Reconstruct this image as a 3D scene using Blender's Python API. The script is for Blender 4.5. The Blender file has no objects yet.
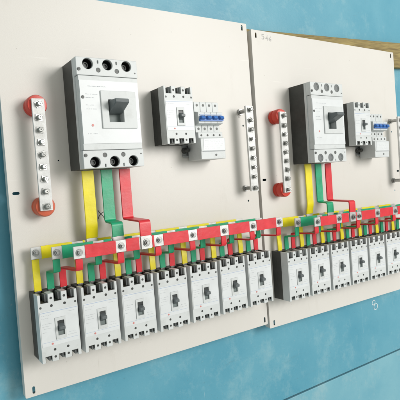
import bpy, bmesh, math, random
from mathutils import Vector, Matrix
random.seed(7)
S = 0.001                                   # the numbers below are millimetres
scene = bpy.context.scene
COL = scene.collection
PI = math.pi

# ------------------------------------------------------------------ materials
def mat(name, col, rough=0.5, metal=0.0, var=0.06, vscale=40.0, bump=0.0, bscale=300.0, spec=0.5, coat=0.0, grime=0.0):
    m = bpy.data.materials.new(name); m.use_nodes = True
    nt = m.node_tree; b = nt.nodes['Principled BSDF']
    tc = nt.nodes.new('ShaderNodeTexCoord')
    n = nt.nodes.new('ShaderNodeTexNoise'); n.inputs['Scale'].default_value = vscale
    n.inputs['Detail'].default_value = 5
    oi = nt.nodes.new('ShaderNodeObjectInfo'); off = nt.nodes.new('ShaderNodeVectorMath'); off.operation = 'MULTIPLY_ADD'
    off.inputs[1].default_value = (1, 1, 1)                      # every copy gets its own patch of the noise
    rs = nt.nodes.new('ShaderNodeMath'); rs.operation = 'MULTIPLY'; rs.inputs[1].default_value = 37.0
    nt.links.new(oi.outputs['Random'], rs.inputs[0]); nt.links.new(tc.outputs['Object'], off.inputs[0]); nt.links.new(rs.outputs[0], off.inputs[2])
    nt.links.new(off.outputs[0], n.inputs['Vector'])
    r = nt.nodes.new('ShaderNodeValToRGB')
    r.color_ramp.elements[0].position = 0.3; r.color_ramp.elements[1].position = 0.7
    lo = [max(0, c * (1 - var)) for c in col]; hi = [min(1, c * (1 + var)) for c in col]
    r.color_ramp.elements[0].color = (*lo, 1); r.color_ramp.elements[1].color = (*hi, 1)
    nt.links.new(n.outputs['Fac'], r.inputs['Fac']); base = r.outputs['Color']
    if grime:
        g = nt.nodes.new('ShaderNodeTexNoise'); g.inputs['Scale'].default_value = 26; g.inputs['Detail'].default_value = 9; g.inputs['Roughness'].default_value = 0.72
        nt.links.new(off.outputs[0], g.inputs['Vector'])
        gr = nt.nodes.new('ShaderNodeValToRGB'); gr.color_ramp.elements[0].position = 0.53; gr.color_ramp.elements[1].position = 0.74
        gr.color_ramp.elements[0].color = (0, 0, 0, 1); gr.color_ramp.elements[1].color = (grime, grime, grime, 1)
        nt.links.new(g.outputs['Fac'], gr.inputs['Fac'])
        gx = nt.nodes.new('ShaderNodeMix'); gx.data_type = 'RGBA'
        nt.links.new(gr.outputs['Color'], gx.inputs['Factor']); nt.links.new(base, gx.inputs['A'])
        gx.inputs['B'].default_value = (col[0] * .52, col[1] * .50, col[2] * .44, 1); base = gx.outputs['Result']
    nt.links.new(base, b.inputs['Base Color'])
    mr = nt.nodes.new('ShaderNodeMapRange')
    mr.inputs['To Min'].default_value = max(0.03, rough - 0.08); mr.inputs['To Max'].default_value = min(1, rough + 0.08)
    nt.links.new(n.outputs['Fac'], mr.inputs['Value']); nt.links.new(mr.outputs['Result'], b.inputs['Roughness'])
    b.inputs['Metallic'].default_value = metal
    b.inputs['Specular IOR Level'].default_value = spec
    b.inputs['Coat Weight'].default_value = coat
    if bump:
        n2 = nt.nodes.new('ShaderNodeTexNoise'); n2.inputs['Scale'].default_value = bscale; n2.inputs['Detail'].default_value = 3
        nt.links.new(tc.outputs['Object'], n2.inputs['Vector'])
        bp = nt.nodes.new('ShaderNodeBump'); bp.inputs['Strength'].default_value = bump; bp.inputs['Distance'].default_value = 0.001
        nt.links.new(n2.outputs['Fac'], bp.inputs['Height']); nt.links.new(bp.outputs['Normal'], b.inputs['Normal'])
    return m

M = dict(
    cover=mat('breaker_cover', (0.60, 0.62, 0.62), 0.42, var=0.04, grime=0.34, bump=0.08, bscale=900),
    cover2=mat('breaker_label_face', (0.67, 0.69, 0.70), 0.35, var=0.03, grime=0.16),
    base=mat('breaker_base', (0.040, 0.042, 0.038), 0.5, var=0.25, bump=0.12, bscale=900),
    inner=mat('dark_recess', (0.012, 0.012, 0.012), 0.6),
    handle=mat('toggle_grey', (0.10, 0.115, 0.12), 0.4, var=0.08),
    handle_dark=mat('toggle_black', (0.030, 0.034, 0.034), 0.4),
    well=mat('toggle_well', (0.16, 0.19, 0.185), 0.5),
    plug=mat('terminal_plug_grey', (0.17, 0.18, 0.18), 0.55, var=0.12, vscale=120),
    screw=mat('screw_grey', (0.085, 0.09, 0.085), 0.45),
    metal=mat('nickel', (0.40, 0.40, 0.385), 0.25, metal=1.0, var=0.18, vscale=150),
    tin=mat('tinned_copper', (0.56, 0.56, 0.55), 0.36, metal=0.6, grime=0.4, var=0.12, vscale=90, bump=0.05),
    bar=mat('brushed_bar', (0.60, 0.60, 0.59), 0.52, metal=0.30, grime=0.5, var=0.14, vscale=70, bump=0.12, bscale=500),
    pale_ink=mat('pale_print', (0.54, 0.56, 0.57), 0.6),
    bolt=mat('zinc_bolt', (0.38, 0.38, 0.37), 0.30, metal=0.95, var=0.15, vscale=200),
    yellow=mat('yellow_sleeve', (0.80, 0.68, 0.010), 0.36, var=0.09, grime=0.22, bump=0.38, bscale=70),
    green=mat('green_sleeve', (0.010, 0.345, 0.165), 0.36, var=0.14, grime=0.22, bump=0.38, bscale=70),
    red=mat('red_sleeve', (0.66, 0.022, 0.034), 0.36, var=0.10, grime=0.22, bump=0.38, bscale=70),
    insul=mat('red_insulator', (0.58, 0.035, 0.015), 0.33, grime=0.3, var=0.10, bump=0.05),
    orange=mat('orange_insulator', (0.56, 0.09, 0.03), 0.42, var=0.12),
    blue=mat('blue_toggle', (0.035, 0.15, 0.48), 0.38),
    line=mat('label_line_blue', (0.36, 0.44, 0.58), 0.5),
    ink=mat('grey_print', (0.36, 0.38, 0.40), 0.6),
    redb=mat('red_button', (0.62, 0.22, 0.20), 0.4),
    pen=mat('black_pen', (0.04, 0.04, 0.045), 0.6),
    penl=mat('faint_pen', (0.36, 0.35, 0.34), 0.6),
    chalk=mat('white_chalk', (0.58, 0.66, 0.68), 0.9),
    steel=mat('galvanised_rail', (0.45, 0.46, 0.46), 0.42, metal=0.8, var=0.12),
    stepside=mat('module_grey', (0.60, 0.62, 0.61), 0.45, var=0.03),
)

def panel_paint():
    m = mat('panel_powder_coat', (0.672, 0.643, 0.602), 0.40, var=0.018, vscale=5, bump=0.10, bscale=700)
    nt = m.node_tree; b = nt.nodes['Principled BSDF']
    src = b.inputs['Base Color'].links[0].from_socket
    tc = nt.nodes.new('ShaderNodeTexCoord')
    n = nt.nodes.new('ShaderNodeTexNoise'); n.inputs['Scale'].default_value = 14; n.inputs['Detail'].default_value = 8; n.inputs['Roughness'].default_value = 0.7
    mp = nt.nodes.new('ShaderNodeMapping'); mp.inputs['Scale'].default_value = (1.0, 0.35, 1)
    mp.inputs['Rotation'].default_value = (0, 0, 0.5)
    nt.links.new(tc.outputs['Object'], mp.inputs['Vector']); nt.links.new(mp.outputs['Vector'], n.inputs['Vector'])
    r = nt.nodes.new('ShaderNodeValToRGB'); r.color_ramp.elements[0].position = 0.60; r.color_ramp.elements[1].position = 0.80
    r.color_ramp.elements[0].color = (0, 0, 0, 1); r.color_ramp.elements[1].color = (0.30, 0.30, 0.30, 1)
    nt.links.new(n.outputs['Fac'], r.inputs['Fac'])
    mx = nt.nodes.new('ShaderNodeMix'); mx.data_type = 'RGBA'
    nt.links.new(r.outputs['Color'], mx.inputs['Factor']); nt.links.new(src, mx.inputs['A'])
    mx.inputs['B'].default_value = (0.46, 0.42, 0.36, 1)
    def layer(prev, scale, sc, rot, p0, p1, amount, col, detail=6):
        mq = nt.nodes.new('ShaderNodeMapping'); mq.inputs['Scale'].default_value = sc; mq.inputs['Rotation'].default_value = (0, 0, rot)
        nq = nt.nodes.new('ShaderNodeTexNoise'); nq.inputs['Scale'].default_value = scale; nq.inputs['Detail'].default_value = detail
        nt.links.new(tc.outputs['Object'], mq.inputs['Vector']); nt.links.new(mq.outputs['Vector'], nq.inputs['Vector'])
        rq = nt.nodes.new('ShaderNodeValToRGB'); rq.color_ramp.elements[0].position = p0; rq.color_ramp.elements[1].position = p1
        rq.color_ramp.elements[0].color = (0, 0, 0, 1); rq.color_ramp.elements[1].color = (amount, amount, amount, 1)
        nt.links.new(nq.outputs['Fac'], rq.inputs['Fac'])
        xq = nt.nodes.new('ShaderNodeMix'); xq.data_type = 'RGBA'
        nt.links.new(rq.outputs['Color'], xq.inputs['Factor']); nt.links.new(prev, xq.inputs['A']); xq.inputs['B'].default_value = (*col, 1)
        return xq.outputs['Result']
    dirty = layer(mx.outputs['Result'], 9, (1, 14, 1), 0.9, 0.70, 0.76, 0.35, (0.80, 0.78, 0.74))
    dirty = layer(dirty, 7, (16, 1, 1), 0.35, 0.72, 0.77, 0.30, (0.42, 0.38, 0.32))
    dirty = layer(dirty, 3.2, (1, 1, 1), 0.2, 0.55, 0.75, 0.20, (0.50, 0.47, 0.40), 9)
    dirty = layer(dirty, 60, (1, 1, 1), 0.2, 0.72, 0.80, 0.35, (0.36, 0.32, 0.26), 4)
    # tiny specks of dirt
    v = nt.nodes.new('ShaderNodeTexVoronoi'); v.inputs['Scale'].default_value = 22
    nt.links.new(tc.outputs['Object'], v.inputs['Vector'])
    lt = nt.nodes.new('ShaderNodeMath'); lt.operation = 'LESS_THAN'; lt.inputs[1].default_value = 0.028
    nt.links.new(v.outputs['Distance'], lt.inputs[0])
    ml = nt.nodes.new('ShaderNodeMath'); ml.operation = 'MULTIPLY'; ml.inputs[1].default_value = 0.35
    nt.links.new(lt.outputs[0], ml.inputs[0])
    mx2 = nt.nodes.new('ShaderNodeMix'); mx2.data_type = 'RGBA'
    nt.links.new(ml.outputs[0], mx2.inputs['Factor']); nt.links.new(dirty, mx2.inputs['A'])
    mx2.inputs['B'].default_value = (0.25, 0.22, 0.18, 1)
    nt.links.new(mx2.outputs['Result'], b.inputs['Base Color'])
    return m
M['panel'] = panel_paint()

def floor_paint(name, a, bcol, pale):
    m = bpy.data.materials.new(name); m.use_nodes = True
    nt = m.node_tree; b = nt.nodes['Principled BSDF']
    tc = nt.nodes.new('ShaderNodeTexCoord')
    def noise(scale, detail=6, rough=0.6, sc=(1, 1, 1), rot=0):
        mp = nt.nodes.new('ShaderNodeMapping'); mp.inputs['Scale'].default_value = sc; mp.inputs['Rotation'].default_value = (0, 0, rot)
        nt.links.new(tc.outputs['Object'], mp.inputs['Vector'])
        n = nt.nodes.new('ShaderNodeTexNoise'); n.inputs['Scale'].default_value = scale
        n.inputs['Detail'].default_value = detail; n.inputs['Roughness'].default_value = rough
        nt.links.new(mp.outputs['Vector'], n.inputs['Vector']); return n
    def ramp(n, p0, p1):
        r = nt.nodes.new('ShaderNodeValToRGB'); r.color_ramp.elements[0].position = p0; r.color_ramp.elements[1].position = p1
        nt.links.new(n.outputs['Fac'], r.inputs['Fac']); return r
    def mix(f, A, B):
        x = nt.nodes.new('ShaderNodeMix'); x.data_type = 'RGBA'
        nt.links.new(f, x.inputs['Factor'])
        for s, k in ((A, 'A'), (B, 'B')):
            if isinstance(s, tuple): x.inputs[k].default_value = (*s, 1)
            else: nt.links.new(s, x.inputs[k])
        return x.outputs['Result']
    c = mix(ramp(noise(4.5), 0.35, 0.65).outputs['Color'], a, bcol)
    r2 = ramp(noise(9, 11, 0.78, (1, 0.8, 1), 0.3), 0.52, 0.72); r2.color_ramp.elements[1].color = (0.62, 0.62, 0.62, 1)
    c = mix(r2.outputs['Color'], c, pale)
    r3 = ramp(noise(30, 8, 0.75, (0.25, 1.6, 1), -0.4), 0.62, 0.74); r3.color_ramp.elements[1].color = (0.30, 0.30, 0.30, 1)
    c = mix(r3.outputs['Color'], c, (0.10, 0.20, 0.24))
    r4 = ramp(noise(55, 5, 0.7), 0.68, 0.76); r4.color_ramp.elements[1].color = (0.40, 0.40, 0.40, 1)
    c = mix(r4.outputs['Color'], c, (0.46, 0.46, 0.40))
    r5 = ramp(noise(16, 6, 0.7, (10, 0.6, 1), 0.9), 0.66, 0.71); r5.color_ramp.elements[1].color = (0.40, 0.40, 0.40, 1)
    c = mix(r5.outputs['Color'], c, (0.42, 0.56, 0.60))
    r6 = ramp(noise(12, 6, 0.7, (9, 0.5, 1), -0.7), 0.68, 0.73); r6.color_ramp.elements[1].color = (0.45, 0.45, 0.45, 1)
    c = mix(r6.outputs['Color'], c, (0.05, 0.17, 0.24))
    r7 = ramp(noise(210, 3, 0.6), 0.68, 0.73); r7.color_ramp.elements[1].color = (0.5, 0.5, 0.5, 1)
    c = mix(r7.outputs['Color'], c, (0.09, 0.15, 0.17))
    nt.links.new(c, b.inputs['Base Color'])
    mr = nt.nodes.new('ShaderNodeMapRange'); mr.inputs['To Min'].default_value = 0.30; mr.inputs['To Max'].default_value = 0.55
    nt.links.new(noise(12).outputs['Fac'], mr.inputs['Value']); nt.links.new(mr.outputs['Result'], b.inputs['Roughness'])
    bp = nt.nodes.new('ShaderNodeBump'); bp.inputs['Strength'].default_value = 0.3; bp.inputs['Distance'].default_value = 0.001
    nt.links.new(noise(120).outputs['Fac'], bp.inputs['Height']); nt.links.new(bp.outputs['Normal'], b.inputs['Normal'])
    return m
M['floor'] = floor_paint('blue_floor_paint', (0.070, 0.29, 0.40), (0.115, 0.345, 0.445), (0.27, 0.46, 0.51))
M['slab'] = floor_paint('pale_floor_paint', (0.12, 0.35, 0.45), (0.19, 0.42, 0.50), (0.34, 0.49, 0.52))

def wood():
    m = bpy.data.materials.new('plank_wood'); m.use_nodes = True
    nt = m.node_tree; b = nt.nodes['Principled BSDF']
    tc = nt.nodes.new('ShaderNodeTexCoord'); mp = nt.nodes.new('ShaderNodeMapping')
    mp.inputs['Scale'].default_value = (7, 70, 40)
    n = nt.nodes.new('ShaderNodeTexNoise'); n.inputs['Scale'].default_value = 1.6; n.inputs['Detail'].default_value = 8
    n.inputs['Distortion'].default_value = 1.2
    nt.links.new(tc.outputs['Object'], mp.inputs['Vector']); nt.links.new(mp.outputs['Vector'], n.inputs['Vector'])
    r = nt.nodes.new('ShaderNodeValToRGB')
    r.color_ramp.elements[0].position = 0.3; r.color_ramp.elements[0].color = (0.15, 0.105, 0.035, 1)
    r.color_ramp.elements[1].position = 0.7; r.color_ramp.elements[1].color = (0.34, 0.26, 0.095, 1)
    nt.links.new(n.outputs['Fac'], r.inputs['Fac']); nt.links.new(r.outputs['Color'], b.inputs['Base Color'])
    b.inputs['Roughness'].default_value = 0.75
    bp = nt.nodes.new('ShaderNodeBump'); bp.inputs['Strength'].default_value = 0.3; bp.inputs['Distance'].default_value = 0.001
    nt.links.new(n.outputs['Fac'], bp.inputs['Height']); nt.links.new(bp.outputs['Normal'], b.inputs['Normal'])
    return m
M['wood'] = wood()

# ------------------------------------------------------------------ geometry helpers
class MB:
    def __init__(s): s.bm = bmesh.new(); s.flat = False
    def verts_faces(s, vs, fs):
        v = [s.bm.verts.new(Vector(p) * S) for p in vs]
        for f in fs:
            try: s.bm.faces.new([v[i] for i in f])
            except ValueError: pass
        return s
    def box(s, x0, x1, y0, y1, z0, z1):
        vs = [(x, y, z) for z in (z0, z1) for y in (y0, y1) for x in (x0, x1)]
        return s.verts_faces(vs, [(0, 2, 3, 1), (4, 5, 7, 6), (0, 1, 5, 4), (2, 6, 7, 3), (0, 4, 6, 2), (1, 3, 7, 5)])
    def prism(s, pts, a0, a1, axis='z'):
        n = len(pts)
        def P(p, a):
            return {'z': (p[0], p[1], a), 'x': (a, p[0], p[1]), 'y': (p[0], a, p[1])}[axis]
        vs = [P(p, a0) for p in pts] + [P(p, a1) for p in pts]
        fs = [tuple(reversed(range(n))), tuple(range(n, 2 * n))] + [(i, (i + 1) % n, n + (i + 1) % n, n + i) for i in range(n)]
        return s.verts_faces(vs, fs)
    def cyl(s, x, y, z0, z1, r, seg=24, r2=None):
        r2 = r if r2 is None else r2
        vs = [(x + r * math.cos(2 * PI * i / seg), y + r * math.sin(2 * PI * i / seg), z0) for i in range(seg)]
        vs += [(x + r2 * math.cos(2 * PI * i / seg), y + r2 * math.sin(2 * PI * i / seg), z1) for i in range(seg)]
        fs = [tuple(reversed(range(seg))), tuple(range(seg, 2 * seg))] + [(i, (i + 1) % seg, seg + (i + 1) % seg, seg + i) for i in range(seg)]
        return s.verts_faces(vs, fs)
    def lathe(s, x, y, prof, seg=32):
        vs = []; fs = []
        for r, z in prof: vs += [(x + r * math.cos(2 * PI * i / seg), y + r * math.sin(2 * PI * i / seg), z) for i in range(seg)]
        for k in range(len(prof) - 1):
            for i in range(seg):
                j = (i + 1) % seg
                fs.append((k * seg + i, k * seg + j, (k + 1) * seg + j, (k + 1) * seg + i))
        fs.append(tuple(reversed(range(seg)))); fs.append(tuple(range((len(prof) - 1) * seg, len(prof) * seg)))
        return s.verts_faces(vs, fs)
    def plate(s, outer, holes, z0, z1):
        """flat plate with real holes through it"""
        s.flat = True; t = bmesh.new(); es = []
        for loop in [outer] + holes:
            vs = [t.verts.new((q[0] * S, q[1] * S, z0 * S)) for q in loop]
            es += [t.edges.new((vs[k], vs[(k + 1) % len(vs)])) for k in range(len(vs))]
        bmesh.ops.triangle_fill(t, edges=es, use_beauty=True, use_dissolve=False, normal=(0, 0, 1))
        r = bmesh.ops.extrude_face_region(t, geom=list(t.faces))
        for v in r['geom']:
            if isinstance(v, bmesh.types.BMVert): v.co.z = z1 * S
        bmesh.ops.recalc_face_normals(t, faces=t.faces)
        me = bpy.data.meshes.new('plate_outline'); t.to_mesh(me); t.free()
        s.bm.from_mesh(me); bpy.data.meshes.remove(me)
        return s
    def strap(s, path, w, t, w_list=None):
        """flat bar whose width runs along x, following a path of (x, y, z)"""
        pts = [Vector(path[0])]
        for a, b, c in zip(path, path[1:], path[2:]):
            a, b, c = Vector(a), Vector(b), Vector(c)
            d = min(6.0, (b - a).length * .45, (c - b).length * .45)
            p = b + (a - b).normalized() * d; q = b + (c - b).normalized() * d
            for k in range(6):
                u = k / 5; pts.append(p * (1 - u) ** 2 + b * 2 * u * (1 - u) + q * u * u)
        pts.append(Vector(path[-1]))
        n = len(pts); vs = []; fs = []
        for i, p in enumerate(pts):
            d = pts[min(i + 1, n - 1)] - pts[max(i - 1, 0)]
            nrm = Vector((0, -d.z, d.y))
            nrm = nrm.normalized() if nrm.length > 1e-6 else Vector((0, 0, 1))
            for sx, sn in ((-1, -1), (1, -1), (1, 1), (-1, 1)):
                vs.append(p + Vector((sx * w / 2, 0, 0)) + nrm * sn * t / 2)
        for i in range(n - 1):
            for k in range(4):
                fs.append((i * 4 + k, i * 4 + (k + 1) % 4, i * 4 + 4 + (k + 1) % 4, i * 4 + 4 + k))
        fs.append((3, 2, 1, 0)); fs.append(tuple(range((n - 1) * 4, n * 4)))
        return s.verts_faces(vs, fs)
    def build(s, name, m, parent=None, bevel=0.0, smooth=True, seg=2):
        bmesh.ops.recalc_face_normals(s.bm, faces=s.bm.faces)
        me = bpy.data.meshes.new(name); s.bm.to_mesh(me); s.bm.free()
        o = bpy.data.objects.new(name, me); COL.objects.link(o); me.materials.append(m)
        if smooth and not s.flat:
            for p in me.polygons: p.use_smooth = True
            try: me.set_sharp_from_angle(angle=math.radians(32))
            except Exception: pass
        if parent: o.parent = parent
        if bevel:
            b = o.modifiers.new('edge_bevel', 'BEVEL'); b.width = bevel * S; b.segments = seg; b.limit_method = 'ANGLE'; b.angle_limit = math.radians(40)
            b.loop_slide = False
        return o

def printed(o, b, m):
    """printing on a part's surface: joins the strokes of b to o's own mesh under a second material"""
    me = o.data; k = len(me.materials); me.materials.append(m)
    bmesh.ops.recalc_face_normals(b.bm, faces=b.bm.faces)
    for f in b.bm.faces: f.material_index = k
    t = bpy.data.meshes.new('strokes'); b.bm.to_mesh(t); b.bm.free()
    n = bmesh.new(); n.from_mesh(me); n.from_mesh(t); n.to_mesh(me); n.free(); bpy.data.meshes.remove(t)
def circ(x, y, r, n=28): return [(x + r * math.cos(2 * PI * i / n), y + r * math.sin(2 * PI * i / n)) for i in range(n)]
def rect(x0, x1, y0, y1): return [(x0, y0), (x1, y0), (x1, y1), (x0, y1)]
def slot(x, y, w, h):
    r = min(w, h) / 2; out = []
    cs = [(x + w / 2 - r, y + h / 2 - r, 0), (x - w / 2 + r, y + h / 2 - r, 90), (x - w / 2 + r, y - h / 2 + r, 180), (x + w / 2 - r, y - h / 2 + r, 270)]
    for cx, cy, a in cs:
        for k in range(5):
            t = math.radians(a + k * 22.5); out.append((cx + r * math.cos(t), cy + r * math.sin(t)))
    ded = []
    for p in out:
        if not ded or (abs(p[0] - ded[-1][0]) + abs(p[1] - ded[-1][1])) > 1e-4: ded.append(p)
    if (abs(ded[0][0] - ded[-1][0]) + abs(ded[0][1] - ded[-1][1])) < 1e-4: ded.pop()
    return ded
def rrect(x0, x1, y0, y1, r): 
    o = []
    for cx, cy, a in ((x1 - r, y1 - r, 0), (x0 + r, y1 - r, 90), (x0 + r, y0 + r, 180), (x1 - r, y0 + r, 270)):
        for k in range(5):
            t = math.radians(a + k * 22.5); o.append((cx + r * math.cos(t), cy + r * math.sin(t)))
    return o

def tag(o, label=None, cat=None, group=None, kind=None):
    if label: o['label'] = label
    if cat: o['category'] = cat
    if group: o['group'] = group
    if kind: o['kind'] = kind
    return o
# the two panels: where their own millimetre coordinates sit in the world
PANEL = [(0.0, 0.0, 0.0, 0.0), (655.32, -13.51, 2.9, -0.011)]
def world(pn, x, y, z=0.0):
    ox, oy, oz, a = PANEL[pn]
    return ((ox + math.cos(a) * x - math.sin(a) * y) * S, (oy + math.sin(a) * x + math.cos(a) * y) * S, (oz + z) * S)
def thing(name, pn, x, y, z=0.0):
    o = bpy.data.objects.new(name, None); COL.objects.link(o)
    o.empty_display_size = 0.02
    put(o, pn, x, y, z); return o
def put(o, pn, x, y, z=0.0, rz=0.0):
    o.location = world(pn, x, y, z); o.rotation_euler = (0, 0, PANEL[pn][3] + rz)
def copy_tree(o, parent=None):
    c = o.copy(); COL.objects.link(c)
    if parent: c.parent = parent
    for ch in list(o.children): copy_tree(ch, c)
    return c
SIDE = ['left', 'right']
ORD = ['first', 'second', 'third', 'fourth', 'fifth', 'sixth', 'seventh']
W, H = 651.3, 828.9
ZF = -42.0                                   # floor level

# ------------------------------------------------------------------ floor
def sheet(name, x0, x1, y0, y1, z, m, thick=None):
    b = MB()
    if thick: b.box(x0, x1, y0, y1, z - thick, z)
    else: b.verts_faces([(x0, y0, z), (x1, y0, z), (x1, y1, z), (x0, y1, z)], [(0, 1, 2, 3)])
    return tag(b.build(name, m, smooth=False, bevel=1.5 if thick else 0), kind='structure')
floor = sheet('floor', -4000, 6000, -252, 6000, ZF, M['floor'], 30)
slab = sheet('floor_slab', -4000, 6000, -5000, -258, ZF - 1, M['slab'], 30)
sheet('floor_joint', -4000, 6000, -300, -200, ZF - 14, M['inner'])
def stroke(b, pts, w, z):
    for (x0, y0), (x1, y1) in zip(pts, pts[1:]):
        d = Vector((x1 - x0, y1 - y0)); n = Vector((-d.y, d.x)).normalized() * w / 2
        e = d.normalized() * w * .3
        b.prism([(x0 - e.x + n.x, y0 - e.y + n.y), (x0 - e.x - n.x, y0 - e.y - n.y), (x1 + e.x - n.x, y1 + e.y - n.y), (x1 + e.x + n.x, y1 + e.y + n.y)], z, z + 0.15)
        z += 0.012
# the white mark chalked on the blue floor (a slanting 8)
b = MB()
def ring(cx, cy, rx, ry, rot, n=14):
    return [(cx + rx * math.cos(2 * PI * i / n) * math.cos(rot) - ry * math.sin(2 * PI * i / n) * math.sin(rot),
             cy + rx * math.cos(2 * PI * i / n) * math.sin(rot) + ry * math.sin(2 * PI * i / n) * math.cos(rot)) for i in range(n + 1)]
stroke(b, ring(1174, -56, 9, 7, 0.7), 2.6, ZF + 0.2); stroke(b, ring(1184, -72, 11, 9.5, 0.7), 2.6, ZF + 0.4)
b.build('chalk_mark', M['chalk'], floor, smooth=False)

# ------------------------------------------------------------------ wooden planks under the panels
pl = MB().box(-470, 470, -45, 45, 0, 21.5).build('wooden_plank', M['wood'], bevel=2)
pl.location = (1080 * S, 797 * S, ZF * S); pl.rotation_euler = (0, 0, 0.045)
tag(pl, 'long yellowish wooden plank on blue floor under the top edge of the right panel', 'plank', 'wooden planks under the panels')
p2 = MB().box(-600, 600, -40, 40, 0, 21.5).build('wooden_plank', M['wood'], bevel=2)
p2.location = (640 * S, 130 * S, ZF * S)
tag(p2, 'wooden plank on the floor hidden under the lower half of both panels', 'plank', 'wooden planks under the panels')
p3 = MB().box(-250, 250, -40, 40, 0, 21.5).build('wooden_plank', M['wood'], bevel=2)
p3.location = (300 * S, 760 * S, ZF * S)
tag(p3, 'wooden plank on the floor hidden under the upper half of the left panel', 'plank', 'wooden planks under the panels')

# ------------------------------------------------------------------ mounting panels
def make_panel():
    t = thing('mounting_board', 0, 0, 0, 0)
    holes = [slot(16.5, 814, 5.5, 15), slot(635, 816, 5.5, 15), slot(641, 14, 5.5, 15), slot(17, 13, 5.5, 15),
             slot(14.5, 413, 14, 6), slot(638, 413, 14, 6)]
    holes += [circ(105.5, 475.8, 1.6, 12), circ(614, 346.5, 2.6, 14), circ(614.6, 550.3, 2.6, 14), circ(602.4, 573.6, 1.8, 12)]
    b = MB().plate(rrect(0, W, 0, H, 3), holes, -2, 0)
    b.box(0.3, 2.2, 3, H - 3, -20, -2.01); b.box(W - 2.2, W - .3, 3, H - 3, -20, -2.01)
    b.box(3, W - 3, 0.3, 2.2, -20, -2.01); b.box(3, W - 3, H - 2.2, H - .3, -20, -2.01)
    b.build('sheet', M['panel'], t, bevel=0.5)
    return t
panels = [make_panel()]
panels.append(copy_tree(panels[0])); put(panels[1], 1, 0, 0, 0)
tag(panels[0], 'nearer cream steel mounting panel, the left one, with a pen cross beside its green strap', 'panel', 'cream mounting panels')
tag(panels[1], 'farther cream steel mounting panel, the right one, with faint handwriting at its top corner', 'panel', 'cream mounting panels')
b = MB(); z = 0.05
stroke(b, [(184, 362), (188, 356), (195, 348), (198, 342)], 1.5, z); stroke(b, [(197, 358), (191, 355), (185, 349), (183, 344)], 1.4, z + .1)
b.build('pen_mark', M['pen'], panels[0], smooth=False)
b = MB()
def sc(x): return 38 + x * 1.05
stroke(b, [(sc(8), 819), (sc(1), 819), (sc(1), 814), (sc(5), 815), (sc(8), 811), (sc(5), 806), (sc(0), 807)], 1.7, .05)   # 5
stroke(b, [(sc(11), 810), (sc(15), 810)], 1.7, .05)
stroke(b, [(sc(20), 818), (sc(17), 809), (sc(24), 809)], 1.7, .05); stroke(b, [(sc(22), 813), (sc(21), 804)], 1.6, .15)   # 4
stroke(b, [(sc(32), 816), (sc(28), 811), (sc(28), 805), (sc(32), 804), (sc(33), 808), (sc(28), 809)], 1.7, .05)           # 6
b.build('pen_mark', M['penl'], panels[1], smooth=False)

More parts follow.
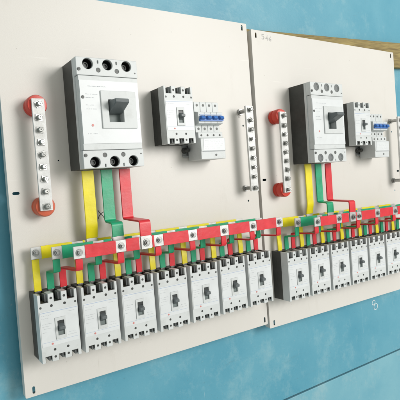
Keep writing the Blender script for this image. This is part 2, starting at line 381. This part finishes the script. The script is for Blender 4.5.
# ------------------------------------------------------------------ small three-pole breakers
SW, SH, SD = 77.6, 132.4, 62.2
def notched(x0, x1, y0, y1, top, bot, wtop, wbot):
    """outline with three terminal notches in the top and the bottom edge"""
    cs = [-26, 0, 26]; p = [(x0, y0)]
    for c in cs: p += [(c - wbot / 2, y0), (c - wbot / 2, y0 + bot), (c + wbot / 2, y0 + bot), (c + wbot / 2, y0)]
    p += [(x1, y0), (x1, y1)]
    for c in reversed(cs): p += [(c + wtop / 2, y1), (c + wtop / 2, y1 - top), (c - wtop / 2, y1 - top), (c - wtop / 2, y1)]
    p += [(x0, y1)]
    return p
def make_breaker():
    """origin: middle of the foot, y = 0 at the lower edge"""
    t = thing('circuit_breaker', 0, 0, 0, 0)
    x0, x1 = -SW / 2, SW / 2
    b = MB().box(x0 + .4, x1 - .4, 0.4, SH - .4, 0.0, 17)
    b.prism(notched(x0 + .4, x1 - .4, .4, SH - .4, 19, 13, 16, 14), 17.01, 36)
    b.build('base', M['base'], t, bevel=0.5)
    c = MB().prism(notched(x0, x1, 0, SH, 17, 12, 15, 13), 36.05, 59.9)
    holes = [circ(s * 13, y, r, 16) for s in (-1, 1) for y, r in ((SH - 9.0, 2.5), (SH - 24.0, 2.7), (22.3, 2.5), (8.3, 2.4))]
    holes += [circ(s * 34.2, SH - 25, 2.3, 14) for s in (-1, 1)]
    holes.append(rect(-5.2, 9.2, 47.5, 77.5))
    # the front shell in three bands with fine joints between them
    c.plate(notched(x0, x1, 0, SH, 17, 12, 15, 13), holes, 59.9, SD)
    cov = c.build('cover', M['cover'], t, bevel=0.45)
    lb = MB().plate(rect(x0 + 2.2, x1 - 2.2, 31, 99), [rect(-9.2, 12.2, 41, 83.5)], SD + .02, SD + .55)
    lab = lb.build('label_plate', M['cover2'], cov)
    l = MB().box(x0 + 2.6, x1 - 2.6, 96.4, 97.3, SD + .56, SD + .68); l.box(x0 + 3, x1 - 3, 38.6, 39.1, SD + .56, SD + .66)
    rr = random.Random(3)
    printed(lab, l, M['line'])
    pr = MB()
    for y, xa, xb in ((91.5, -34, -16), (86, -34, -22), (75, -34, -15), (70.5, -34, -20), (66, -34, -17), (59, -34, -24), (91.5, 16, 33), (45, 15, 32), (50, 17, 30)):
        x = xa
        while x < xb:
            w = rr.uniform(.35, .95); hh = rr.choice((.55, .8, .8)); pr.box(x, x + w, y - .5, y - .5 + hh, SD + .56, SD + .6); x += w + rr.choice((.3, .35, .45, 1.5))
    printed(lab, pr, M['ink'])
    fr = MB().plate(rect(-9, 12, 41.3, 83.2), [rect(-4.6, 8.6, 48, 77)], SD - 1, SD + 2.2)
    fr = fr.build('toggle_frame', M['cover'], t, bevel=0.4)
    MB().box(-5, 9, 47.8, 77.2, 60.0, 60.8).build('toggle_well', M['well'], fr, smooth=False)
    hb = MB().prism([(55, 60.9), (72, 60.9), (69.5, 65.5), (67.2, 74.5), (61.2, 74.5), (59.5, 65.5)], -3.6, 7.6, 'x')
    hb.build('toggle', M['handle'], fr, bevel=0.8)
    MB().box(-4.4, 8.4, 70.2, 76.8, 60.9, 62.6).build('toggle_shutter', M['handle_dark'], fr, bevel=.3)
    MB().cyl(-16.7, 32.7 + 2.0, SD + .3, SD + 1.2, 2.0, 16).build('test_button', M['redb'], cov, bevel=.3)
    for s in (-1, 1):
        for y, r in ((SH - 9.0, 2.3), (SH - 24.0, 2.5), (22.3, 2.3), (8.3, 2.2)):
            MB().cyl(s * 13, y, 60.0, 60.9, r, 14).build('cover_screw', M['base'], cov)
        MB().cyl(s * 34.2, SH - 25, 60, 61, 2.2, 14).build('cover_screw', M['screw'], cov)
    for x in (-26, 0, 26):
        g = MB().prism([(x - 7.45, SH - .3), (x - 7.45, SH - 16.95), (x + 7.45, SH - 16.95), (x + 7.45, SH - 16.2), (x - 6.6, SH - 16.2), (x - 6.6, SH - 16.1), (x - 6.6, SH - 16.1), (x - 6.6, SH - .3)], 36.1, 60.6)
        g.build('recess_shade_liner', M['base'], cov)  # added dark lining: shade of the upper notch put into its colour
        g = MB().prism([(x - 6.45, .3), (x - 6.45, 11.95), (x + 6.45, 11.95), (x + 6.45, 5), (x + 5.7, 5), (x + 5.7, 11.2), (x - 5.7, 11.2), (x - 5.7, .3)], 36.1, 60.9)
        g.build('recess_shade_liner', M['base'], cov)  # same for the lower notch, shaded walls given a dark lining
        MB().prism([(x + 2.6, SH - 1.2), (x + 2.6, SH - 16.0), (x + 7.4, SH - 16.0), (x + 7.4, SH - 1.2)], 36.1, 55.0).build('terminal_clamp', M['plug'], cov, bevel=.5)
        MB().prism([(x + 1.8, 1.2), (x + 1.8, 11.0), (x + 5.6, 11.0), (x + 5.6, 1.2)], 30, 57.0).build('terminal_clamp', M['plug'], cov, bevel=.5)
        g = MB().box(x - 5.8, x + 5.8, SH - 18.6, SH - 1.2, 17.02, 19.9)
        g.build('terminal', M['metal'], t, bevel=.4)
        g = MB().box(x - 5.6, x + 5.6, 1.4, 12.4, 17.02, 21)
        g.cyl(x, 7.2, 21.01, 27, 4.4, 18); g.build('terminal', M['metal'], t, bevel=.4)
    return t
TX, TY, PT = 61.94, 81.16, 87.05
proto = make_breaker(); first = True
row_x = [[TX + i * PT for i in range(7)] for _ in range(2)]
for pn in range(2):
    for i in range(7):
        o = proto if first else copy_tree(proto); first = False
        jr = random.Random(pn * 10 + i)
        put(o, pn, row_x[pn][i], TY + jr.uniform(-.7, .7), 0, jr.uniform(-.006, .006))
        for fr_ in o.children:
            for tg in fr_.children:
                if tg.name.startswith('toggle') and not tg.name.startswith(('toggle_well', 'toggle_shutter')):
                    tg.location = (0, jr.uniform(-1.6, 1.6) * S, jr.uniform(-.8, .6) * S)
        tag(o, 'small white three-pole breaker, %s from the left in the %s panel bottom row' % (ORD[i], SIDE[pn]), 'circuit breaker', 'small breakers in the bottom rows')
for pn in range(2):
    o = copy_tree(proto); put(o, pn, 376.7, 500, 0)
    tag(o, 'small white breaker mounted alone between main breaker and blue-switch breaker on %s panel' % SIDE[pn], 'circuit breaker', 'small breakers beside the main breakers')

# ------------------------------------------------------------------ main breakers
BX, BY, BW, BH, BD = 129.3, 451.5, 134.5, 224.4, 83.1
def make_main():
    t = thing('main_circuit_breaker', 0, 0, 0, 0)
    MB().box(.4, BW - .4, .4, BH - .4, 0, 58).build('base', M['base'], t, bevel=1.0)
    cx = BW / 2; hx = [cx - 42.6, cx, cx + 42.6]
    sx = [cx - 21, cx + 20]
    MB().plate(rect(0, BW, 0, BH), [circ(x, y, 11.2) for x in hx for y in (12.7, BH - 12.7)], 58.05, 66).build('cover_rim', M['cover'], t, bevel=.8)
    def tc(y0, y1, hy, sy, slots, name):
        hs = [circ(x, hy, 11.0, 36) for x in hx] + [circ(x, sy, 4.6, 20) for x in sx]
        hs += [slot(x, slots, 2.6, 6.5) for x in sx]
        tcv = MB().plate(rect(.0, BW, y0, y1), hs, 66.01, BD).build(name, M['cover'], t, bevel=.9)
        for x in sx: MB().cyl(x, sy, 74, BD - 1.2, 4.4, 20).build('cover_screw', M['screw'], tcv, bevel=.4)
        for x in sx: MB().box(x - 1.8, x + 1.8, slots - 4, slots + 4, 66.02, 70).build('vent', M['inner'], tcv)
    tc(0, 36.5, 12.7, 26.5, 5.2, 'terminal_cover'); tc(188.2, BH, BH - 12.7, BH - 24.6, BH - 8.0, 'terminal_cover')
    win = rect(61.3, 94.0, 93.8, 139.8)
    cov = MB().plate(rect(2.4, BW - 1.2, 37.4, 187.4), [win], 66.01, BD - .5).build('cover', M['cover'], t, bevel=.7)
    lab = MB().plate(rect(3.4, BW - 2.2, 50, 178), [rect(59, 96, 92, 142)], BD - .48, BD + 1.0).build('label_plate', M['cover2'], cov)
    fr = MB().plate(rect(45.5, 124, 80.5, 158), [win], BD + .5, BD + 4.2).build('toggle_frame', M['cover'], t, bevel=1.0)
    MB().box(60.5, 94.5, 93, 140.5, 60, 68).build('toggle_well', M['well'], fr)
    h = MB().prism([(111.5, 68.2), (137.0, 68.2), (138.2, BD + 5), (137.0, 117.5), (129, 119), (113.5, BD + 3)], 63, 93.2, 'x')
    h.build('toggle', M['handle'], fr, bevel=1.6)
    MB().box(63, 93, 137.2, 139.5, 68.2, BD - 4).build('toggle_shutter', M['handle_dark'], fr)
    for x, y in ((5.2, 199.6), (8.4, 143.6), (5.2, 26.9)):
        s = MB().cyl(x, y, BD - 1, BD + 1.6, 3.4, 18); s.box(x - 3, x + 3, y - .5, y + .5, BD + 1.6, BD + 2.0)
        s.build('edge_clip', M['screw'], t, bevel=.4)
    MB().cyl(BW - 6, 198, BD - .6, BD + .4, 1.7, 12).build('cover_screw', M['screw'], t)
    MB().cyl(BW - 6, 27, BD - .6, BD + .4, 1.7, 12).build('cover_screw', M['screw'], t)
    MB().cyl(25, 87, BD + .8, BD + 2.0, 2.4, 16).build('test_button', M['redb'], cov, bevel=.3)
    rr = random.Random(5); pr = MB()
    for y, xa, xb in ((150, 14, 40), (143, 14, 32), (128, 14, 30), (120, 14, 36), (70, 14, 34), (166, 20, 60), (101, 125.5, 131)):
        x = xa
        while x < xb:
            w = rr.uniform(.5, 1.5); hh = rr.choice((.9, 1.3, 1.3)); pr.box(x, x + w, y - .7, y - .7 + hh, BD + 1.02, BD + 1.06); x += w + rr.choice((.4, .5, .6, 2.0))
    printed(lab, pr, M['ink'])
    return t, hx
mains = []
mt, hx = make_main(); mains.append(mt)
mains.append(copy_tree(mt))
for pn in range(2):
    put(mains[pn], pn, BX, BY, 0)
    for x in hx:
        for y in (12.7, BH - 12.7):
            if pn == 0:
                g = MB().lathe(x, y, [(10.4, 58.2), (10.4, 60), (7, 60.6), (7, 68.5), (5.6, 70), (4, 70), (3.6, 67)], 24)
                g.build('terminal_bolt', M['screw'], mains[pn])
                MB().lathe(x, y, [(10.95, 58.2), (10.95, 77), (10.3, 77), (10.3, 58.6)], 36).build('recess_shade_liner', M['inner'], mains[pn])  # added black tube, darkens the hole as recess shade would
            else:
                g = MB().lathe(x, y, [(10.9, 58.2), (10.9, BD - 3.2), (10.2, BD - 2.4), (8.0, BD - 2.4), (7.4, BD - 3.2)], 32)
                g.build('terminal_plug', M['plug'], mains[pn])
tag(mains[0], 'large grey-white main breaker with open black terminal holes on left panel', 'circuit breaker', 'large main breakers')
tag(mains[1], 'large grey-white main breaker with grey plugged terminal holes on right panel', 'circuit breaker', 'large main breakers')

# ------------------------------------------------------------------ blue-switch miniature breakers on their rails
def make_mini():
    t = thing('miniature_breaker', 0, 0, 0, 0)
    prof = [(66, 8), (66, 46), (83, 46), (86, 62), (113, 62), (116, 46), (140, 46), (140, 8)]
    for k in range(4):
        x = k * 18.2
        MB().prism(prof, x + .25, x + 17.95, 'x').build('pole_module', M['cover'], t, bevel=.7)
        MB().prism([(94, 62.1), (104, 62.1), (103.5, 70), (97, 74), (94.5, 70)], x + 3.5, x + 14.7, 'x').build('toggle', M['blue'], t, bevel=.7)
        for y, r in ((132, 3.2), (75, 3.2)):
            g = MB().cyl(x + 9.1, y, 44.5, 46.3, r, 18); g.box(x + 6.4, x + 11.8, y - .6, y + .6, 46.3, 46.6)
            g.build('terminal_screw', M['screw'], t)
        MB().cyl(x + 9.1, 58, 54.5, 56.6, 2.5, 16).build('terminal_screw', M['base'], t)
    MB().box(2, 71, 91.2, 97.5, 62.15, 67).build('toggle_tie_bar', M['blue'], t, bevel=.6)
    MB().box(4, 69, 105.2, 107.5, 62.05, 63).build('label_strip', M['line'], t)
    lo = MB().prism([(0, 6), (0, 63), (18, 63), (20, 64.5), (50, 64.5), (52, 56), (65.5, 56), (65.5, 6)], .3, 72.6, 'x')
    lo.build('leakage_module', M['cover'], t, bevel=.8)
    lab = MB().plate(rect(8, 70, 20.6, 49.2), [], 64.55, 65.1).build('label_plate', M['cover2'], t)
    MB().box(6, 71, 18.4, 19.0, 63.4, 64.6).build('label_line', M['ink'], t)
    pr = MB(); rr = random.Random(9)
    for y in (45, 41, 36, 31, 26):
        x = 12
        while x < 64:
            w = rr.uniform(.5, 1.2); pr.box(x, x + w, y - .5, y + .4, 65.12, 65.16); x += w + rr.choice((.4, .5, .6, 3.0, 6.0))
    printed(lab, pr, M['pale_ink'])
    MB().cyl(44, 9.5, 62.5, 64, 2.6, 16).build('test_button', M['screw'], t, bevel=.3)
    return t
mini = make_mini()
minis = [mini, copy_tree(mini)]
for pn in range(2):
    put(minis[pn], pn, 427.5, 461, 0)
    tag(minis[pn], 'narrow white four-pole breaker with blue toggle switches on the %s panel' % SIDE[pn], 'circuit breaker', 'breakers with blue toggles')
def make_rail():
    t = thing('mounting_rail', 0, 0, 0, 0)
    b = MB().prism([(0, 0), (0, 1.2), (27, 1.2), (27, 5), (35, 5), (35, 6), (26, 6), (26, 1.0), (9, 1.0), (9, 6), (0, 6), (0, 5), (8, 5), (8, 0)][:0] or
                   [(-17.5, 4.6), (-17.5, 5.8), (-12.5, 5.8), (-12.5, 1.2), (12.5, 1.2), (12.5, 5.8), (17.5, 5.8), (17.5, 4.6), (13.7, 4.6), (13.7, 0.05), (-13.7, 0.05), (-13.7, 4.6)], 0, 92, 'x')
    b.build('rail', M['steel'], t, bevel=.2)
    MB().lathe(6, 0, [(7.5, 1.3), (7.5, 8), (5.5, 8.6), (5.5, 20), (4.5, 21.5)], 20).build('end_clamp', M['base'], t)
    return t
rail = make_rail(); rails = [rail, copy_tree(rail)]
for pn in range(2):
    put(rails[pn], pn, 413, 487.5, 0)
    tag(rails[pn], 'short steel mounting rail with black end clamp under the blue-toggle breaker on %s panel' % SIDE[pn], 'mounting rail', 'short steel rails')

# ------------------------------------------------------------------ terminal bars
def terminal_screw_mesh(seed):
    r = random.Random(seed); b = MB()
    b.box(-7.2, 7.2, -6.2, 6.2, 0, 1.8)
    b.cyl(0, 0, 1.81, 6.5, 5.2, 6)
    b.lathe(0, 0, [(4.9, 6.52), (4.9, 9.2), (4.0, 10.2), (1.2, 10.2), (1.0, 8.8)], 18)
    return b
def make_terminal_bar(pn, x, y0, y1, ins, label, group):
    t = thing('terminal_bar', pn, x, (y0 + y1) / 2, 0)
    L = (y1 - y0) / 2; zt = 41.4
    ys = [y for y in (-82, -62, -41.5, -19.5, 2.5, 25, 47, 72)]
    ys = [v / 72 * (L - 38) for v in (-72, -48, -24, 0, 24, 48, 72)]
    b = MB().plate(rrect(-12.3, 12.3, -L, L, 1.2), [circ(0, v, 2.5, 12) for v in ys], zt - 6, zt)
    bar = b.build('bar', M['bar'], t, bevel=.6)
    scr = None
    for k, v in enumerate(ys + [L - 11, -L + 8]):
        if scr is None: o = scr = terminal_screw_mesh(1).build('terminal_screw', M['metal'], bar, bevel=.3)
        else: o = scr.copy(); COL.objects.link(o)
        rr = random.Random(k + int(x))
        o.location = (rr.uniform(-1.2, 1.2) * S, v * S, (zt + .02) * S); o.rotation_euler = (rr.uniform(-.05, .05), rr.uniform(-.05, .05), rr.uniform(-.5, .5))
    for v in (L - 11, -L + 8):
        if ins:
            top = v > 0
            MB().lathe(0, v, [(17, 0), (19.5, 2), (19.5, 9), (17, 11), (17, 15), (20.5, 17), (20.5, 30), (18.5, 34.5), (8, 35.2)], 40).build(
                'insulator', M['insul'] if top else M['insul' if pn else 'orange'], t)
        else:
            g = MB().cyl(0, v, 0, 35.3, 5.4, 20); g.cyl(0, v, .02, 6, 9, 6); g.build('standoff_bolt', M['bolt'], t, bevel=.4)
    tag(t, label, 'terminal bar', group); return t
for pn in range(2):
    make_terminal_bar(pn, 61.2, 374.5, 597.4, True, 'silver terminal bar on two red round insulators at left side of the %s panel' % SIDE[pn], 'terminal bars on red insulators')
    make_terminal_bar(pn, 605.2, 373.0, 597.0, False, 'silver terminal bar on bare metal bolts at right side of the %s panel' % SIDE[pn], 'terminal bars on metal bolts')

# ------------------------------------------------------------------ busbars, branch strips and feeders
ZB = dict(yellow=25.0, green=67.0, red=110.0)          # height of each bar's front face
JX = dict(yellow=36.2, green=65.5, red=96.0)           # first joint
YB = 291.3; BHT = 24.0
POLE = dict(yellow=-26.0, green=0.0, red=26.0)
BT = 4.0
def hexbolt(b, x, y, z, r=6.4):
    a = random.uniform(0, PI / 3); h = random.uniform(5.0, 6.2); e = random.uniform(1.2, 3.4)
    b.cyl(x, y, z, z + 1.4, r + 2.0, 24)
    b.prism([(x + r * math.cos(a + k * PI / 3), y + r * math.sin(a + k * PI / 3)) for k in range(6)], z + 1.41, z + h)
    b.cyl(x, y, z + h + .01, z + h + e, r * .55, 16)
for pn in range(2):
    for c in ('yellow', 'green', 'red'):
        zf = ZB[c]; j = [JX[c] + i * PT for i in range(7)]
        x0 = j[0] - (9 if c != 'red' else 11); x1 = j[6] + 12
        t = thing('busbar', pn, (x0 + x1) / 2, YB, zf - BT); mid = (x0 + x1) / 2
        MB().plate(rect(x0 - mid, x1 - mid, -BHT / 2, BHT / 2), [], 0, BT).build('bar', M['tin'], t, bevel=.5)
        cuts = [(v - 11.5, v + 11.5) for v in j]
        fx = {'yellow': 154.0, 'green': 196.5, 'red': 239.2}[c]
        cuts.append((fx - 15, fx + 15)); cuts.sort()
        segs = []; cur = x0
        for a, b_ in cuts:
            if a > cur + 3: segs.append((cur, a))
            cur = max(cur, b_)
        for a, b_ in segs:
            rr = random.Random(int(a * 7))
            a += rr.uniform(-.8, .8); b_ += rr.uniform(-.8, .8)
            s = MB(); n = max(2, int((b_ - a) / 7)); vs = []; fs = []
            for k in range(n + 1):
                x = a + (b_ - a) * k / n - mid; e = rr.uniform(.5, .95)
                for yy, zz in ((-BHT / 2 - e, -e), (BHT / 2 + e, -e), (BHT / 2 + e, BT + e), (-BHT / 2 - e, BT + e)): vs.append((x, yy, zz))
            for k in range(n):
                for q in range(4): fs.append((k * 4 + q, k * 4 + (q + 1) % 4, k * 4 + 4 + (q + 1) % 4, k * 4 + 4 + q))
            fs.append((3, 2, 1, 0)); fs.append((n * 4, n * 4 + 1, n * 4 + 2, n * 4 + 3))
            s.verts_faces(vs, fs).build('sleeve', M[c], t, bevel=.5)
        where = {'yellow': 'rearmost', 'green': 'middle', 'red': 'frontmost'}[c]
        tag(t, '%s horizontal busbar in %s sleeves, %s of three bars above the %s panel row' % (c, c, where, SIDE[pn]), 'busbar', 'horizontal busbars')
    # branch strips from the bars down to each breaker
    for i in range(7):
        for c in ('yellow', 'green', 'red'):
            zf = ZB[c]; xj = JX[c] + i * PT; xp = row_x[pn][i] + POLE[c]
            t = thing('branch_conductor', pn, xp, TY + SH, 0)
            yo = TY + SH; rr = random.Random(pn * 100 + i * 10 + len(c))
            zt = 21.4; zu = zf - BT - 1.75
            X = lambda x: x - xp
            ytop = YB + 11 - yo; yend = -15.5
            if c == 'yellow':
                path = [(X(xj), YB - 13 - yo, zu), (X(xj), 40, zu), (0, 18, zt), (0, 1.0, zt)]
                top = [(X(xj), ytop, zu), (X(xj), YB - 12.2 - yo, zu)]
            else:
                ys = {'green': 252.5, 'red': 257.5}[c] - yo + rr.uniform(-2.0, 2.0)
                path = [(X(xj), YB - 13 - yo, zu), (X(xj), ys, zu), (0, ys - 1.5, zt), (0, 1.0, zt)]
                top = [(X(xj), ytop, zu), (X(xj), YB - 12.2 - yo, zu)]
            MB().strap(path, 14.0, 3.4).build('sleeve', M[c], t, bevel=.5)
            be = MB().strap(top, 13.0, 2.6).build('bare_end', M['tin'], t, bevel=.3)
            g = MB().strap([(0, .95, zt), (0, yend, zt)], 11.0, 2.6); g.cyl(0, -9.5, zt + 1.35, zt + 8, 4.3, 18)
            g.build('lug', M['metal'], t, bevel=.3)
            g = MB(); hexbolt(g, X(xj) + rr.uniform(-1, 1), YB - yo + rr.uniform(-1, 1), zf + .05, 5.0)
            bo = g.build('bolt', M['bolt'], be, bevel=.4)
            tag(t, '%s branch strip from the %s busbar to the %s small breaker of the %s panel' % (c, c, ORD[i], SIDE[pn]), 'branch conductor', '%s branch strips' % c)
    # feeders from the main breaker down to the bars
    for k, c in enumerate(('yellow', 'green', 'red')):
        xc = BX + BW / 2 + (k - 1) * 42.6 + {'yellow': .3, 'green': 0, 'red': 0}[c]
        t = thing('feeder_conductor', pn, xc, BY, 0)
        zt = 33.0; zu = ZB[c] + 1.8 + .2; yb = YB - BY
        if c == 'yellow': path = [(0, -1.5, zt), (0, -118, zt), (0, -143, zu + 1), (0, yb + 16, zu)]
        elif c == 'green': path = [(0, -1.5, zt), (0, -113, zt), (0, -116, zu), (0, yb + 16, zu)]
        else: path = [(0, -1.5, zt), (0, -112, zt), (0, -115, zu), (0, yb + 14, zu)]
        MB().strap(path, 25.5, 3.6).build('sleeve', M[c], t, bevel=.6)
        be = MB().strap([(0, yb + 16.2 if c != 'red' else yb + 14.2, zu), (0, yb - 13, zu)], 24.0, 2.8).build('bare_end', M['tin'], t, bevel=.4)
        g = MB(); hexbolt(g, 0, yb, zu + 1.45, 6.2); g.build('bolt', M['bolt'], be, bevel=.4)
        tag(t, 'wide %s feeder strap under the main breaker of the %s panel' % (c, SIDE[pn]), 'feeder conductor', 'wide feeder straps')

# ------------------------------------------------------------------ camera
R = Matrix([[0.8267411909931665, 0.07479325952212103, -0.5575885323832057],
            [-0.07520099878137904, 0.996920737155462, 0.0222228173662363],
            [0.5575336876794834, 0.023558696047674563, 0.8298199653798706]])
cam = bpy.data.cameras.new('camera'); co = bpy.data.objects.new('camera', cam); COL.objects.link(co)
mw = R.to_4x4(); mw.translation = Vector((-209.60, 411.37, 993.95)) * S
co.matrix_world = mw
cam.sensor_width = 36; cam.lens = 473.556 / 400 * 36; cam.shift_y = -9 / 400
cam.clip_start = 0.02; cam.clip_end = 60
scene.camera = co

# ------------------------------------------------------------------ light: one broad workshop lamp and a soft surrounding
world_ = bpy.data.worlds.new('World'); scene.world = world_; world_.use_nodes = True
bg = world_.node_tree.nodes['Background']
bg.inputs['Color'].default_value = (0.95, 1.0, 0.94, 1); bg.inputs['Strength'].default_value = 0.56
ld = bpy.data.lights.new('workshop_lamp', 'AREA'); lo = bpy.data.objects.new('workshop_lamp', ld); COL.objects.link(lo)
ld.shape = 'RECTANGLE'; ld.size = 2.4; ld.size_y = 2.0; ld.energy = 198; ld.color = (1.0, 0.975, 0.945)
tgt = Vector((0.55, 0.25, 0)); d = Vector((0.50, 0.30, 1.0)).normalized()
lo.location = tgt + d * 5.0; lo.rotation_euler = d.to_track_quat('Z', 'Y').to_euler()
scene.view_settings.view_transform = 'Standard'; scene.view_settings.look = 'None'
scene.view_settings.gamma = 1; scene.view_settings.exposure = 0.0
scene.cycles.max_bounces = 8
